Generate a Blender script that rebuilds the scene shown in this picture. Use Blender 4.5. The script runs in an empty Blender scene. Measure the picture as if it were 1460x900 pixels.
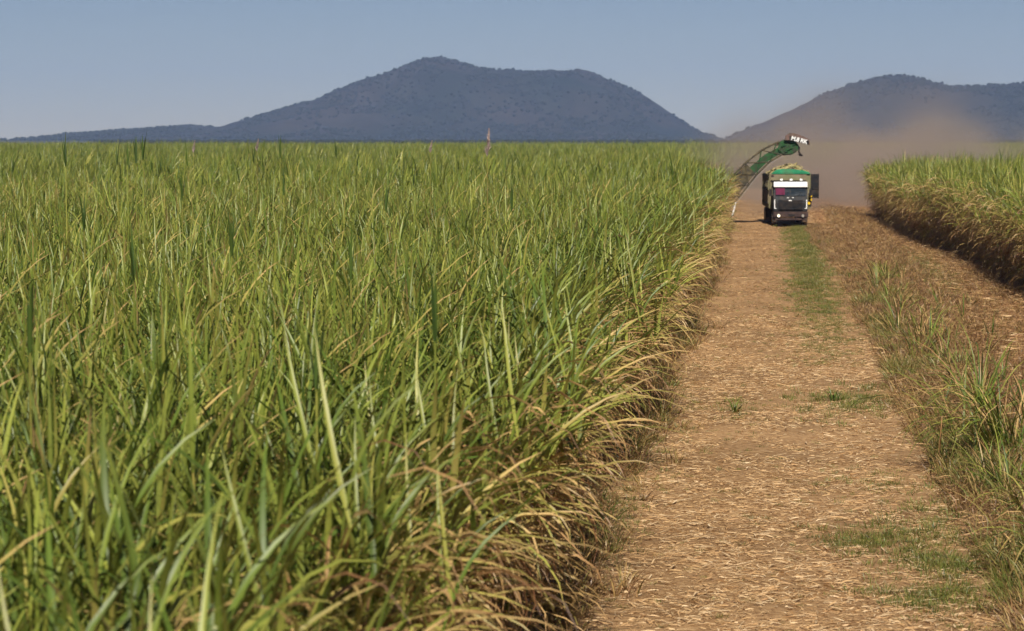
import bpy, bmesh, math, random
import numpy as np
from mathutils import Vector, Matrix, noise as mnoise

S = bpy.context.scene
C = S.collection
RAD = math.radians
rng = random.Random(7)

# ------------------------------------------------------------------ camera, sky, sun
H_CAM = 5.5
cam_d = bpy.data.cameras.new('camera')
cam = bpy.data.objects.new('camera', cam_d); C.objects.link(cam)
cam_d.sensor_width = 36.0; cam_d.lens = 85.0
cam_d.clip_start = 0.1; cam_d.clip_end = 20000
cam.location = (0, 0, H_CAM)
cam.rotation_euler = (RAD(90 - 4.21), 0, RAD(6.16))
cam_d.dof.use_dof = True; cam_d.dof.focus_distance = 45; cam_d.dof.aperture_fstop = 2.8
S.camera = cam

SUN_EL, SUN_AZ = 45.0, 174.0
w = bpy.data.worlds.new('World'); S.world = w; w.use_nodes = True
nt = w.node_tree; nt.nodes.clear()
sky = nt.nodes.new('ShaderNodeTexSky'); sky.sky_type = 'NISHITA'; sky.sun_disc = False
sky.sun_elevation = RAD(SUN_EL); sky.sun_rotation = RAD(SUN_AZ)
sky.altitude = 2000; sky.air_density = 1.0; sky.dust_density = 0.0; sky.ozone_density = 2.0
tint = nt.nodes.new('ShaderNodeMix'); tint.data_type = 'RGBA'; tint.blend_type = 'MULTIPLY'
tint.inputs[0].default_value = 1.0; tint.inputs[7].default_value = (0.675, 0.66, 0.755, 1)
bg = nt.nodes.new('ShaderNodeBackground'); bg.inputs[1].default_value = 0.05
wo = nt.nodes.new('ShaderNodeOutputWorld')
nt.links.new(sky.outputs[0], tint.inputs[6]); nt.links.new(tint.outputs[2], bg.inputs[0]); nt.links.new(bg.outputs[0], wo.inputs[0])

sun_d = bpy.data.lights.new('sun', 'SUN'); sun_d.energy = 5.0; sun_d.angle = RAD(0.53); sun_d.color = (1.0, 0.93, 0.82)
sun = bpy.data.objects.new('sun', sun_d); C.objects.link(sun)
sv = Vector((math.sin(RAD(SUN_AZ)) * math.cos(RAD(SUN_EL)), math.cos(RAD(SUN_AZ)) * math.cos(RAD(SUN_EL)), math.sin(RAD(SUN_EL))))
sun.rotation_euler = sv.to_track_quat('Z', 'Y').to_euler(); sun.location = (20, -40, 60)

S.view_settings.view_transform = 'Standard'; S.view_settings.look = 'None'
S.view_settings.exposure = 0.38; S.view_settings.gamma = 1.0; S.view_settings.use_curve_mapping = False
S.render.engine = 'CYCLES'
cy = S.cycles
cy.use_denoising = True; cy.use_adaptive_sampling = True; cy.adaptive_threshold = 0.02
cy.max_bounces = 6; cy.diffuse_bounces = 3; cy.glossy_bounces = 2; cy.transmission_bounces = 4; cy.volume_bounces = 1; cy.transparent_max_bounces = 8
cy.volume_max_steps = 128; cy.caustics_reflective = False; cy.caustics_refractive = False

# ------------------------------------------------------------------ helpers
def tag(o, label=None, cat=None, group=None, kind=None):
    if label: o['label'] = label
    if cat: o['category'] = cat
    if group: o['group'] = group
    if kind: o['kind'] = kind
    return o

def link(name, data, parent=None):
    o = bpy.data.objects.new(name, data); C.objects.link(o)
    if parent: o.parent = parent
    return o

def empty(name, loc, rz=0.0):
    o = bpy.data.objects.new(name, None); C.objects.link(o)
    o.location = loc; o.rotation_euler = (0, 0, rz); o.empty_display_size = 0.3
    return o

def np_mesh(name, V, F, mat, dry=None, smooth=True):
    """V (n,3), F (m,4) quads; dry = per-vertex float attribute"""
    me = bpy.data.meshes.new(name)
    V = np.asarray(V, dtype=np.float32); F = np.asarray(F, dtype=np.int32)
    k = F.shape[1]
    me.vertices.add(len(V)); me.vertices.foreach_set('co', V.ravel())
    me.loops.add(F.size); me.loops.foreach_set('vertex_index', F.ravel())
    me.polygons.add(len(F))
    me.polygons.foreach_set('loop_start', np.arange(0, F.size, k, dtype=np.int32))
    if smooth: me.polygons.foreach_set('use_smooth', np.ones(len(F), dtype=bool))
    if dry is not None:
        a = me.attributes.new('dry', 'FLOAT', 'POINT'); a.data.foreach_set('value', np.asarray(dry, dtype=np.float32))
    me.update(calc_edges=True); me.validate()
    if mat: me.materials.append(mat)
    return me

def new_mat(name):
    m = bpy.data.materials.new(name); m.use_nodes = True
    n = m.node_tree.nodes; b = n.get('Principled BSDF')
    return m, m.node_tree, n, b

def simple(name, col, rough=0.6, metal=0.0, spec=0.4, noise_amt=0.25, scale=6.0, dirt=None, dirt_amt=0.0, emit=None):
    m, t, n, b = new_mat(name)
    tc = n.new('ShaderNodeTexCoord')
    nz = n.new('ShaderNodeTexNoise'); nz.inputs['Scale'].default_value = scale; nz.inputs['Detail'].default_value = 6
    t.links.new(tc.outputs['Object'], nz.inputs['Vector'])
    r = n.new('ShaderNodeMapRange'); r.inputs[1].default_value = 0.3; r.inputs[2].default_value = 0.7
    r.inputs[3].default_value = 1 - noise_amt; r.inputs[4].default_value = 1 + noise_amt
    t.links.new(nz.outputs[0], r.inputs[0])
    mx = n.new('ShaderNodeMix'); mx.data_type = 'RGBA'; mx.blend_type = 'MULTIPLY'; mx.inputs[0].default_value = 1
    mx.inputs[6].default_value = (*col, 1); t.links.new(r.outputs[0], mx.inputs[7])
    out = mx.outputs[2]
    if dirt:
        n2 = n.new('ShaderNodeTexNoise'); n2.inputs['Scale'].default_value = scale * 0.6; n2.inputs['Detail'].default_value = 8
        t.links.new(tc.outputs['Object'], n2.inputs['Vector'])
        r2 = n.new('ShaderNodeMapRange'); r2.inputs[1].default_value = 0.42; r2.inputs[2].default_value = 0.62; r2.inputs[4].default_value = dirt_amt
        t.links.new(n2.outputs[0], r2.inputs[0])
        m2 = n.new('ShaderNodeMix'); m2.data_type = 'RGBA'
        t.links.new(r2.outputs[0], m2.inputs[0]); t.links.new(out, m2.inputs[6]); m2.inputs[7].default_value = (*dirt, 1)
        out = m2.outputs[2]
    t.links.new(out, b.inputs['Base Color'])
    b.inputs['Roughness'].default_value = rough; b.inputs['Metallic'].default_value = metal
    b.inputs['Specular IOR Level'].default_value = spec
    if emit:
        b.inputs['Emission Color'].default_value = (*emit[0], 1); b.inputs['Emission Strength'].default_value = emit[1]
    return m

def leaf_material(name, stops, transl=0.24, rough=0.42, vary=0.32):
    m, t, n, b = new_mat(name)
    at = n.new('ShaderNodeAttribute'); at.attribute_name = 'dry'
    oi = n.new('ShaderNodeObjectInfo')
    # small per-plant shift of ripeness
    ms = n.new('ShaderNodeMapRange'); ms.inputs[3].default_value = -0.08; ms.inputs[4].default_value = 0.08
    t.links.new(oi.outputs['Random'], ms.inputs[0])
    ad = n.new('ShaderNodeMath'); ad.operation = 'ADD'; t.links.new(at.outputs['Fac'], ad.inputs[0]); t.links.new(ms.outputs[0], ad.inputs[1])
    cr = n.new('ShaderNodeValToRGB'); el = cr.color_ramp.elements
    el[0].position = stops[0][0]; el[0].color = (*stops[0][1], 1); el[1].position = stops[-1][0]; el[1].color = (*stops[-1][1], 1)
    for p, c in stops[1:-1]:
        e = el.new(p); e.color = (*c, 1)
    t.links.new(ad.outputs[0], cr.inputs[0])
    # per-plant brightness
    wn = n.new('ShaderNodeMath'); wn.operation = 'MULTIPLY_ADD'; wn.inputs[1].default_value = 7.31; wn.inputs[2].default_value = 0.17
    t.links.new(oi.outputs['Random'], wn.inputs[0])
    fr = n.new('ShaderNodeMath'); fr.operation = 'FRACT'; t.links.new(wn.outputs[0], fr.inputs[0])
    mr = n.new('ShaderNodeMapRange'); mr.inputs[3].default_value = 1 - vary; mr.inputs[4].default_value = 1 + vary
    t.links.new(fr.outputs[0], mr.inputs[0])
    mx = n.new('ShaderNodeMix'); mx.data_type = 'RGBA'; mx.blend_type = 'MULTIPLY'; mx.inputs[0].default_value = 1
    t.links.new(cr.outputs[0], mx.inputs[6]); t.links.new(mr.outputs[0], mx.inputs[7])
    t.links.new(mx.outputs[2], b.inputs['Base Color'])
    b.inputs['Roughness'].default_value = rough; b.inputs['Specular IOR Level'].default_value = 0.35
    tr = n.new('ShaderNodeBsdfTranslucent'); t.links.new(mx.outputs[2], tr.inputs[0])
    ms2 = n.new('ShaderNodeMixShader'); ms2.inputs[0].default_value = transl
    t.links.new(b.outputs[0], ms2.inputs[1]); t.links.new(tr.outputs[0], ms2.inputs[2])
    t.links.new(ms2.outputs[0], n['Material Output'].inputs[0])
    return m

CANE = leaf_material('cane_leaf', [(0.0, (0.045, 0.080, 0.016)), (0.28, (0.098, 0.145, 0.020)), (0.5, (0.255, 0.275, 0.048)),
                                   (0.64, (0.33, 0.28, 0.07)), (0.78, (0.50, 0.335, 0.14)), (0.9, (0.30, 0.16, 0.065)), (1.0, (0.16, 0.075, 0.035))])
GRASS = leaf_material('verge_grass', [(0.0, (0.055, 0.082, 0.014)), (0.3, (0.12, 0.15, 0.026)), (0.5, (0.20, 0.19, 0.05)),
                                      (0.7, (0.40, 0.26, 0.105)), (0.85, (0.28, 0.155, 0.07)), (1.0, (0.10, 0.05, 0.026))])
STRAW = leaf_material('straw', [(0.0, (0.74, 0.56, 0.34)), (0.35, (0.56, 0.36, 0.17)), (0.7, (0.42, 0.24, 0.105)), (1.0, (0.16, 0.085, 0.04))], transl=0.12, rough=0.6, vary=0.0)

# ------------------------------------------------------------------ foliage geometry
def leaf(L, W, az, elev, bend, wind, base, nseg=6, fold=0.22, twist=0.0, dry=0.3, tip=0.0, pw=1.5):
    """strap leaf with a folded midrib: returns V, F, D"""
    V = []; D = []; F = []
    p = Vector(base); ca, sa = math.cos(az), math.sin(az)
    step = L / nseg
    for i in range(nseg + 1):
        s = i / nseg
        ph = elev - bend * s ** pw
        d = Vector((math.cos(ph) * ca, math.cos(ph) * sa, math.sin(ph))) + Vector(wind) * s
        d.normalize()
        sd = Vector((-sa, ca, 0.0))
        if twist: sd = Matrix.Rotation(twist * s, 3, d) @ sd
        sd = (sd - d * sd.dot(d)).normalized()
        nn = d.cross(sd)
        wd = W * min(1.0, 0.45 + s * 4.0) * (1 - s ** 2.3) * 0.5 + 0.0012
        V += [p - sd * wd, p - nn * (fold * wd), p + sd * wd]
        dd = dry + tip * max(0.0, (s - 0.55) / 0.45)
        D += [dd, dd + 0.07, dd]
        if i < nseg:
            a = 3 * i
            F += [(a, a + 1, a + 4, a + 3), (a + 1, a + 2, a + 5, a + 4)]
        p = p + d * step
    return V, F, D

def flat_leaf(L, W, az, elev, bend, wind, base, nseg=3, dry=0.3, tip=0.0):
    V = []; D = []; F = []
    p = Vector(base); ca, sa = math.cos(az), math.sin(az); step = L / nseg
    tw = rng.uniform(-1.2, 1.2)
    for i in range(nseg + 1):
        s = i / nseg; ph = elev - bend * s ** 1.4
        d = (Vector((math.cos(ph) * ca, math.cos(ph) * sa, math.sin(ph))) + Vector(wind) * s).normalized()
        sd = Vector((-math.sin(az + tw), math.cos(az + tw), 0)); sd = (sd - d * sd.dot(d)).normalized()
        wd = W * (1 - s ** 2.0) * 0.5 + 0.001
        V += [p - sd * wd, p + sd * wd]; dd = dry + tip * s * s; D += [dd, dd]
        if i < nseg: a = 2 * i; F += [(a, a + 1, a + 3, a + 2)]
        p = p + d * step
    return V, F, D

def tube(pts, rads, sides=6, dry=0.6):
    V = []; F = []; D = []
    for i, (p, r) in enumerate(zip(pts, rads)):
        p = Vector(p)
        d = (Vector(pts[min(i + 1, len(pts) - 1)]) - Vector(pts[max(i - 1, 0)])).normalized()
        a = d.orthogonal().normalized(); b = d.cross(a)
        for k in range(sides):
            t = 2 * math.pi * k / sides
            V.append(p + (a * math.cos(t) + b * math.sin(t)) * r); D.append(dry)
        if i:
            o = (i - 1) * sides
            F += [(o + k, o + (k + 1) % sides, o + sides + (k + 1) % sides, o + sides + k) for k in range(sides)]
    return V, F, D

def merge(parts):
    V = []; F = []; D = []
    for v, f, d in parts:
        o = len(V); V += v; D += d; F += [tuple(i + o for i in q) for q in f]
    return V, F, D

def cane_parts(edge=0.0, low=False, R=rng, dead=False, wide=1.0):
    """one sugarcane stalk with its leaves. edge: 0 = inside the crop, 1 = leaning out to +x with a dry skirt"""
    hs = R.uniform(2.45, 3.0)
    lx = edge * R.uniform(-.05, 0.75) + R.uniform(-.2, .25); ly = R.uniform(-.35, .35)
    def at(z):
        s = z / hs
        return (lx * s * s, ly * s * s, z)
    out = []
    out.append(('stalk', tube([at(hs * k / 5) for k in range(6)], [0.019, 0.018, 0.017, 0.016, 0.014, 0.009], 5, dry=R.uniform(.5, .68))))
    ng = 6 if dead else 11
    a0 = R.uniform(0, 6.28)
    for k in range(ng):
        s = k / (ng - 1)                        # 0 lowest .. 1 top spindle
        az = a0 + k * 2.6 + R.uniform(-.6, .6)
        if edge > .5 and R.random() < 0.3: az = R.gauss(0, 1.0)
        el = RAD(44 + 38 * s + R.uniform(-20, 12))
        bend = R.uniform(0.5, 2.1) * (1.2 - .85 * s) + (0.3 * edge * (1 - s))
        L = R.uniform(.75, 1.4) * (1.0 if s < .85 else .85)
        z = hs * ((0.68 + 0.32 * s) if edge < .5 else (.80 + .20 * s))
        wd = (0.10 + 0.10 * edge, R.uniform(-.18, .18), 0)
        dr = max(.05, R.gauss(.36, .14)) + (.16 if s < .2 else 0)
        out.append(('leaf', leaf(L, R.uniform(.026, .054) * wide, az, el, bend, wd, at(z), nseg=6, twist=R.uniform(-1.1, 1.1), dry=dr, tip=R.uniform(0, .34) if R.random() < .5 else .05)))
    if edge > .5:                               # long yellowing leaves arching out over the track side
        for k in range(4):
            out.append(('leaf', leaf(R.uniform(.8, 1.5), R.uniform(.022, .042), R.gauss(-.15, .8), RAD(R.uniform(5, 60)), R.uniform(.7, 2.2), (.05, R.uniform(-.2, .2), 0), at(R.uniform(1.6, 2.5)), nseg=6,
                                     twist=R.uniform(-1.2, 1.2), dry=R.uniform(.42, .72), tip=R.uniform(.1, .3))))
    # dead leaves hanging on the stalk
    nd = int(4 + 16 * edge) + (6 if dead else 0)
    for k in range(nd):
        z = R.uniform(.2, 2.95 if dead else 2.35) if edge > .5 else R.uniform(1.2, 2.0)
        az = R.gauss(0, 1.1) if edge > .5 else R.uniform(0, 6.28)
        out.append(('dry_leaf', leaf(R.uniform(.45, 1.25), R.uniform(.014, .034), az, RAD(R.uniform(-35, 65)), R.uniform(1.0, 3.0), (0.10 * edge, R.uniform(-.35, .35), 0), at(z),
                                     nseg=5, twist=R.uniform(-3, 3), dry=min(1.0, max(.62, R.gauss(.76, .075))), tip=.08)))
    return out

def cane_clump(n=5, spread=.55, R=rng, top=2.0):
    """canopy top of several stalks, for crop far away"""
    P = []
    for _ in range(n):
        x, y = R.gauss(0, spread), R.gauss(0, spread); hs = R.uniform(2.45, 3.0)
        for k in range(7):
            s = k / 6
            P.append(flat_leaf(R.uniform(.95, 1.45), R.uniform(.045, .075), R.uniform(0, 6.28), RAD(50 + 34 * s + R.uniform(-8, 8)), R.uniform(.5, 1.5) * (1.25 - .8 * s), (.2, 0, 0),
                               (x, y, hs * (.68 + .32 * s)), nseg=4, dry=max(.06, R.gauss(.34, .11)), tip=R.uniform(0, .2)))
    return P

def tuft(nb, h, spread, lean=(0, 0), dry=(.2, .7), R=rng, width=(.006, .014), bend=(.4, 1.8)):
    P = []
    for _ in range(nb):
        r = abs(R.gauss(0, spread)); t = R.uniform(0, 6.28)
        P.append(flat_leaf(R.uniform(.45, 1.1) * h, R.uniform(*width), t + R.uniform(-.6, .6), RAD(R.uniform(50, 88)), R.uniform(*bend), (lean[0], lean[1], 0),
                           (r * math.cos(t), r * math.sin(t), -.02), nseg=4, dry=R.uniform(*dry), tip=R.uniform(0, .2)))
    return P

def proto_collection(name, meshes):
    col = bpy.data.collections.new(name)
    for i, me in enumerate(meshes):
        o = bpy.data.objects.new('%s_%02d' % (name, i), me); col.objects.link(o)
    return col

def scatter(name, pts, rot, scl, var, col, mat):
    """points carrying rotation, size and variant; geometry nodes sets a plant on each"""
    me = bpy.data.meshes.new(name)
    n = len(pts); me.vertices.add(n); me.vertices.foreach_set('co', np.asarray(pts, np.float32).ravel())
    a = me.attributes.new('rot', 'FLOAT_VECTOR', 'POINT'); a.data.foreach_set('vector', np.asarray(rot, np.float32).ravel())
    a = me.attributes.new('scl', 'FLOAT_VECTOR', 'POINT'); a.data.foreach_set('vector', np.asarray(scl, np.float32).ravel())
    a = me.attributes.new('variant', 'INT', 'POINT'); a.data.foreach_set('value', np.asarray(var, np.int32))
    me.materials.append(mat)
    o = link(name, me)
    g = bpy.data.node_groups.new(name + '_nodes', 'GeometryNodeTree')
    g.interface.new_socket('Geometry', in_out='INPUT', socket_type='NodeSocketGeometry')
    g.interface.new_socket('Geometry', in_out='OUTPUT', socket_type='NodeSocketGeometry')
    gi = g.nodes.new('NodeGroupInput'); go = g.nodes.new('NodeGroupOutput')
    ip = g.nodes.new('GeometryNodeInstanceOnPoints'); ci = g.nodes.new('GeometryNodeCollectionInfo')
    ci.inputs['Collection'].default_value = col; ci.inputs['Separate Children'].default_value = True; ci.inputs['Reset Children'].default_value = True
    ip.inputs['Pick Instance'].default_value = True
    def na(nm, ty):
        q = g.nodes.new('GeometryNodeInputNamedAttribute'); q.data_type = ty; q.inputs['Name'].default_value = nm
        return q.outputs[0]
    g.links.new(gi.outputs[0], ip.inputs['Points']); g.links.new(ci.outputs[0], ip.inputs['Instance'])
    g.links.new(na('variant', 'INT'), ip.inputs['Instance Index']); g.links.new(na('rot', 'FLOAT_VECTOR'), ip.inputs['Rotation']); g.links.new(na('scl', 'FLOAT_VECTOR'), ip.inputs['Scale'])
    g.links.new(ip.outputs[0], go.inputs[0])
    md = o.modifiers.new('scatter', 'NODES'); md.node_group = g
    return o

def nz(x, y, s): return mnoise.noise(Vector((x * s, y * s, 3.7)))

# ------------------------------------------------------------------ ground, track, hills
def ground_mat(name, cols, sc, bump=0.3):
    m, t, n, b = new_mat(name)
    tc = n.new('ShaderNodeTexCoord')
    a = n.new('ShaderNodeTexNoise'); a.inputs['Scale'].default_value = sc[0]; a.inputs['Detail'].default_value = 5
    c = n.new('ShaderNodeTexNoise'); c.inputs['Scale'].default_value = sc[1]; c.inputs['Detail'].default_value = 8; c.inputs['Roughness'].default_value = .75
    for q in (a, c): t.links.new(tc.outputs['Object'], q.inputs['Vector'])
    r1 = n.new('ShaderNodeValToRGB'); r1.color_ramp.elements[0].position = .35; r1.color_ramp.elements[1].position = .65
    r1.color_ramp.elements[0].color = (*cols[0], 1); r1.color_ramp.elements[1].color = (*cols[1], 1)
    t.links.new(a.outputs[0], r1.inputs[0])
    r2 = n.new('ShaderNodeValToRGB'); r2.color_ramp.elements[0].position = .38; r2.color_ramp.elements[1].position = .6
    r2.color_ramp.elements[0].color = (*cols[2], 1); r2.color_ramp.elements[1].color = (1, 1, 1, 1)
    t.links.new(c.outputs[0], r2.inputs[0])
    mx = n.new('ShaderNodeMix'); mx.data_type = 'RGBA'; mx.blend_type = 'MULTIPLY'; mx.inputs[0].default_value = .8
    t.links.new(r1.outputs[0], mx.inputs[6]); t.links.new(r2.outputs[0], mx.inputs[7]); t.links.new(mx.outputs[2], b.inputs['Base Color'])
    b.inputs['Roughness'].default_value = .9; b.inputs['Specular IOR Level'].default_value = .15
    bp = n.new('ShaderNodeBump'); bp.inputs['Strength'].default_value = bump; bp.inputs['Distance'].default_value = .05
    t.links.new(c.outputs[0], bp.inputs['Height']); t.links.new(bp.outputs[0], b.inputs['Normal'])
    return m

def sheet(name, x0, x1, y0, y1, nx, ny, zf, mat, edge=None):
    xs = np.linspace(0, 1, nx + 1); ys = np.linspace(y0, y1, ny + 1)
    V = []
    for y in ys:
        a, b = (x0, x1) if edge is None else edge(y)
        for s in xs:
            x = a + (b - a) * s; V.append((x, y, zf(x, y)))
    F = [(j * (nx + 1) + i, j * (nx + 1) + i + 1, (j + 1) * (nx + 1) + i + 1, (j + 1) * (nx + 1) + i) for j in range(ny) for i in range(nx)]
    return link(name, np_mesh(name, V, F, mat))

G_SOIL = ground_mat('soil_and_far_fields', [(0.07, 0.08, 0.03), (0.10, 0.085, 0.04), (0.6, 0.55, 0.5)], (0.02, 1.5))
G_TRACK = ground_mat('trampled_straw_track', [(0.29, 0.178, 0.084), (0.44, 0.275, 0.134), (0.42, 0.34, 0.28)], (0.35, 9.0), .6)
G_STUB = ground_mat('stubble_trash', [(0.30, 0.155, 0.065), (0.36, 0.21, 0.10), (0.5, 0.4, 0.33)], (0.5, 8.0), .6)

o = sheet('ground', -4300, 3300, -250, 5450, 4, 4, lambda x, y: -0.06, G_SOIL)
tag(o, 'flat brown earth under and beyond the cane fields', kind='structure')
def z_ground(x, y):
    rut = -0.045 * (math.exp(-((x + 1.5) / .45) ** 2) + math.exp(-((x - 0.55) / .45) ** 2))
    k = min(1.0, max(0.0, (x - 2.4) / 1.2))
    return 0.035 + rut + 0.03 * nz(x, y, .8) + 0.015 * nz(x, y, 3) + k * (0.03 + 0.05 * nz(x, y, .5) + 0.04 * nz(x, y, 1.7) + 0.20 * math.exp(-((x - 4.2) / 1.1) ** 2))
o = sheet('farm_track', -3.9, 2.9, 2, 260, 32, 700, z_ground, G_TRACK)
tag(o, 'tan track covered with trampled dry straw between the cane fields', kind='structure')
o = sheet('stubble_ground', 2.9, 16, 2, 260, 32, 700, z_ground, G_STUB)
tag(o, 'orange brown harvested strip covered in cane trash', kind='structure')

def ang(u): return math.tan(math.atan((u - 730) / 3447.2) - RAD(6.16))
def hill(name, prof, D, depth, label, mat, seed):
    us = [p[0] for p in prof]; vs = [p[1] for p in prof]
    xs = np.linspace(ang(us[0]) * D, ang(us[-1]) * D, 260)
    px = np.array([ang(u) * D for u in us]); ph = np.array([(196 - v) / 3447.2 * D + 5.5 for v in vs])
    ts = np.linspace(-1.5, 1.6, 64); V = []
    for t in ts:
        for x in xs:
            sh = math.exp(-(t * 1.25) ** 2) - .05 if t < 0 else math.exp(-(t * 1.0) ** 2) - .08 * t
            wob = 60 * mnoise.fractal(Vector((x * .004 + seed, t * 1.5, 0)), 1.0, 2.0, 4) * min(1, abs(t) * 2)
            h = float(np.interp(x + wob * 1.2, px, ph))
            g = mnoise.fractal(Vector((x * .006, t * 3.0, seed)), .9, 2.1, 5) * .5 * min(1.0, abs(t) * 1.6)
            z = h * sh * (1 + g) + 1.2 * mnoise.noise(Vector((x * .05, t * 20, seed)))
            if h < 4: z = min(z, h)
            V.append((x, D + t * depth, max(z, -.8)))
    nx = len(xs)
    F = [(j * nx + i, j * nx + i + 1, (j + 1) * nx + i + 1, (j + 1) * nx + i) for j in range(len(ts) - 1) for i in range(nx - 1)]
    o = link(name, np_mesh(name, V, F, mat)); tag(o, label, kind='structure')
    return np.array(V).reshape(len(ts), nx, 3)

HILLM = ground_mat('hill_slope', [(0.016, 0.023, 0.014), (0.040, 0.034, 0.025), (0.5, 0.5, 0.5)], (0.005, .03), .3)
TREEM = ground_mat('hill_tree_crowns', [(0.018, 0.025, 0.014), (0.032, 0.034, 0.020), (0.7, 0.7, 0.7)], (0.01, .6), .0)
hl = hill('hill', [(20, 206), (95, 200), (115, 194), (135, 189), (200, 184), (240, 181), (270, 179), (300, 183), (325, 178), (350, 169), (400, 155), (450, 140), (520, 115), (555, 102), (580, 90), (605, 81), (625, 79), (650, 86), (690, 97),
                   (720, 102), (770, 103), (800, 103), (812, 99), (830, 106), (870, 115), (910, 131), (950, 156), (985, 181), (1015, 201), (1050, 208), (1090, 212)], 4200, 420,
          'blue hazed hill with a pointed double summit beyond the green field', HILLM, 1.3)
hr = hill('hill', [(1010, 214), (1030, 210), (1055, 203), (1080, 190), (1110, 172), (1150, 150), (1200, 126), (1245, 110), (1280, 107), (1310, 111), (1350, 122), (1400, 126), (1440, 127), (1500, 125), (1580, 135), (1680, 160), (1790, 195), (1850, 212)], 3900, 420,
          'rounded dusty purple hill beyond the harvested strip', HILLM, 5.9)

def crown_mesh(i):
    bm = bmesh.new(); bmesh.ops.create_icosphere(bm, subdivisions=2, radius=1)
    for v in bm.verts:
        k = 1 + .45 * mnoise.noise(v.co * 1.6 + Vector((i * 7, 0, 0))); v.co = Vector((v.co.x * k, v.co.y * k, v.co.z * k * .8 + .55))
    me = bpy.data.meshes.new('tree_crown'); bm.to_mesh(me); bm.free(); me.materials.append(TREEM)
    return me
crowns = proto_collection('tree_crown', [crown_mesh(i) for i in range(5)])
P = []; Sc = []
for A, n in ((hl, 15000), (hr, 11000)):
    r_, c_, _ = A.shape
    for _ in range(n):
        j = rng.uniform(0, r_ * .62); i = rng.uniform(0, c_ - 1.01); j0, i0 = int(j), int(i); fj, fi = j - j0, i - i0
        p = (A[j0, i0] * (1 - fj) + A[j0 + 1, i0] * fj) * (1 - fi) + (A[j0, i0 + 1] * (1 - fj) + A[j0 + 1, i0 + 1] * fj) * fi
        if p[2] < 1 or nz(p[0], p[1], .01) < -.25 + .2 * rng.random(): continue
        s = math.exp(rng.uniform(math.log(1.0), math.log(3.2))); P.append(p); Sc.append((s * 1.15, s, s * rng.uniform(.7, 1.2)))
for _ in range(5200):           # belt of trees on the plain at the foot of the hills
    y = rng.uniform(1700, 2900); x = rng.uniform(-.285 * y, .20 * y); s = rng.uniform(1.3, 2.9)
    P.append((x, y, -.2)); Sc.append((s * 1.5, s, s * rng.uniform(.7, 1.1)))
o = scatter('hill_woodland', P, [(0, 0, rng.uniform(0, 6.28)) for _ in P], Sc, [rng.randrange(5) for _ in P], crowns, TREEM)
tag(o, 'dark scrubby trees covering the distant hills', 'woodland', kind='stuff')

# ------------------------------------------------------------------ sugarcane
EDGE = -3.2
def edge_l(y): return EDGE - .35 * min(1, max(0, (y - 60) / 60)) + .16 * math.sin(y * .31) + .12 * math.sin(y * .83 + 1) + .1 * math.sin(y * .07 + 1)
def plant_mesh(name, parts): v, f, d = merge(parts); return np_mesh(name, v, f, CANE, d)
inner_v = [plant_mesh('cane', [p for _, p in cane_parts(0, wide=.78)]) for _ in range(10)]
edge_hero = [cane_parts(1.0, dead=k >= 7) for k in range(12)]       # the last five mostly dead
edge_v = [plant_mesh('cane', [p for _, p in v]) for v in edge_hero]
clump_v = [plant_mesh('cane', cane_clump()) for _ in range(8)]
cane_col = proto_collection('cane_variant', inner_v + edge_v + clump_v)       # 0-9 inner, 10-21 edge, 22-29 clump

def ht(x, y): return 1.0 + .08 * nz(x, y, .12) + .09 * nz(x + 50, y, .45) + rng.gauss(0, .055) + min(.05, max(0, y - 150) * .00016)
pts = []
def put(x, y, kind, rz, k=1.0, pd=None):
    var = {'i': rng.randrange(10), 'e': (17 + rng.randrange(5)) if rng.random() < (pd or (.58 if y < 26 and x > EDGE - .4 else .38)) else 10 + rng.randrange(7), 'c': 22 + rng.randrange(8)}[kind]
    h = ht(x, y) * k
    if y > 60 and kind != 'e' and rng.random() < .03: h *= rng.uniform(1.06, 1.2)
    pts.append((x, y, var, rz, h))
def spin(kind): return rng.gauss(0, .25) if kind == 'e' else rng.gauss(0, .6)
CUT_X, CUT_Y = -6.4, 147.5
# edge rows
y = 4.0
while y < CUT_Y:
    for _ in range(2 if y < 60 else 2):
        put(edge_l(y) + rng.gauss(0, .16), y + rng.uniform(-.1, .1), 'e', spin('e'), .98)
    put(edge_l(y) - .55 + rng.gauss(0, .2), y + rng.uniform(-.1, .1), 'e', spin('e'))
    y += .22 if y < 60 else .3
# front of the uncut crop where the harvester works, and inner edge of the cut swath
for _ in range(60): put(rng.uniform(CUT_X, EDGE), CUT_Y + rng.gauss(0, .3), 'i', spin('i'))
for _ in range(260): put(CUT_X + rng.gauss(0, .2), rng.uniform(CUT_Y, 230), 'e', spin('e'))
def inside(x, y):
    return x < edge_l(y) - .8 and not (y > CUT_Y and x > CUT_X)
def region(y0, y1, dens, kind):
    ymid0, ymid1 = y0, y1
    area_n = 0; xw = .37 * y1 + 5
    n = int(dens * (y1 - y0) * xw)
    for _ in range(n):
        y = rng.uniform(y0, y1); x = rng.uniform(-xw, EDGE - .8)
        if x < -(.36 * y + 4) or not inside(x, y): continue
        put(x, y, kind, spin(kind))
region(3, 35, 11.0, 'i'); region(35, 100, 6.0, 'i'); region(100, 260, 1.1, 'c'); region(260, 620, .24, 'c')
for _ in range(9000):
    y = rng.uniform(300, 640); x = rng.uniform(CUT_X, .2 * y)
    put(x, y, 'c', spin('c'))
left_pts = pts; pts = []

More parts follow.
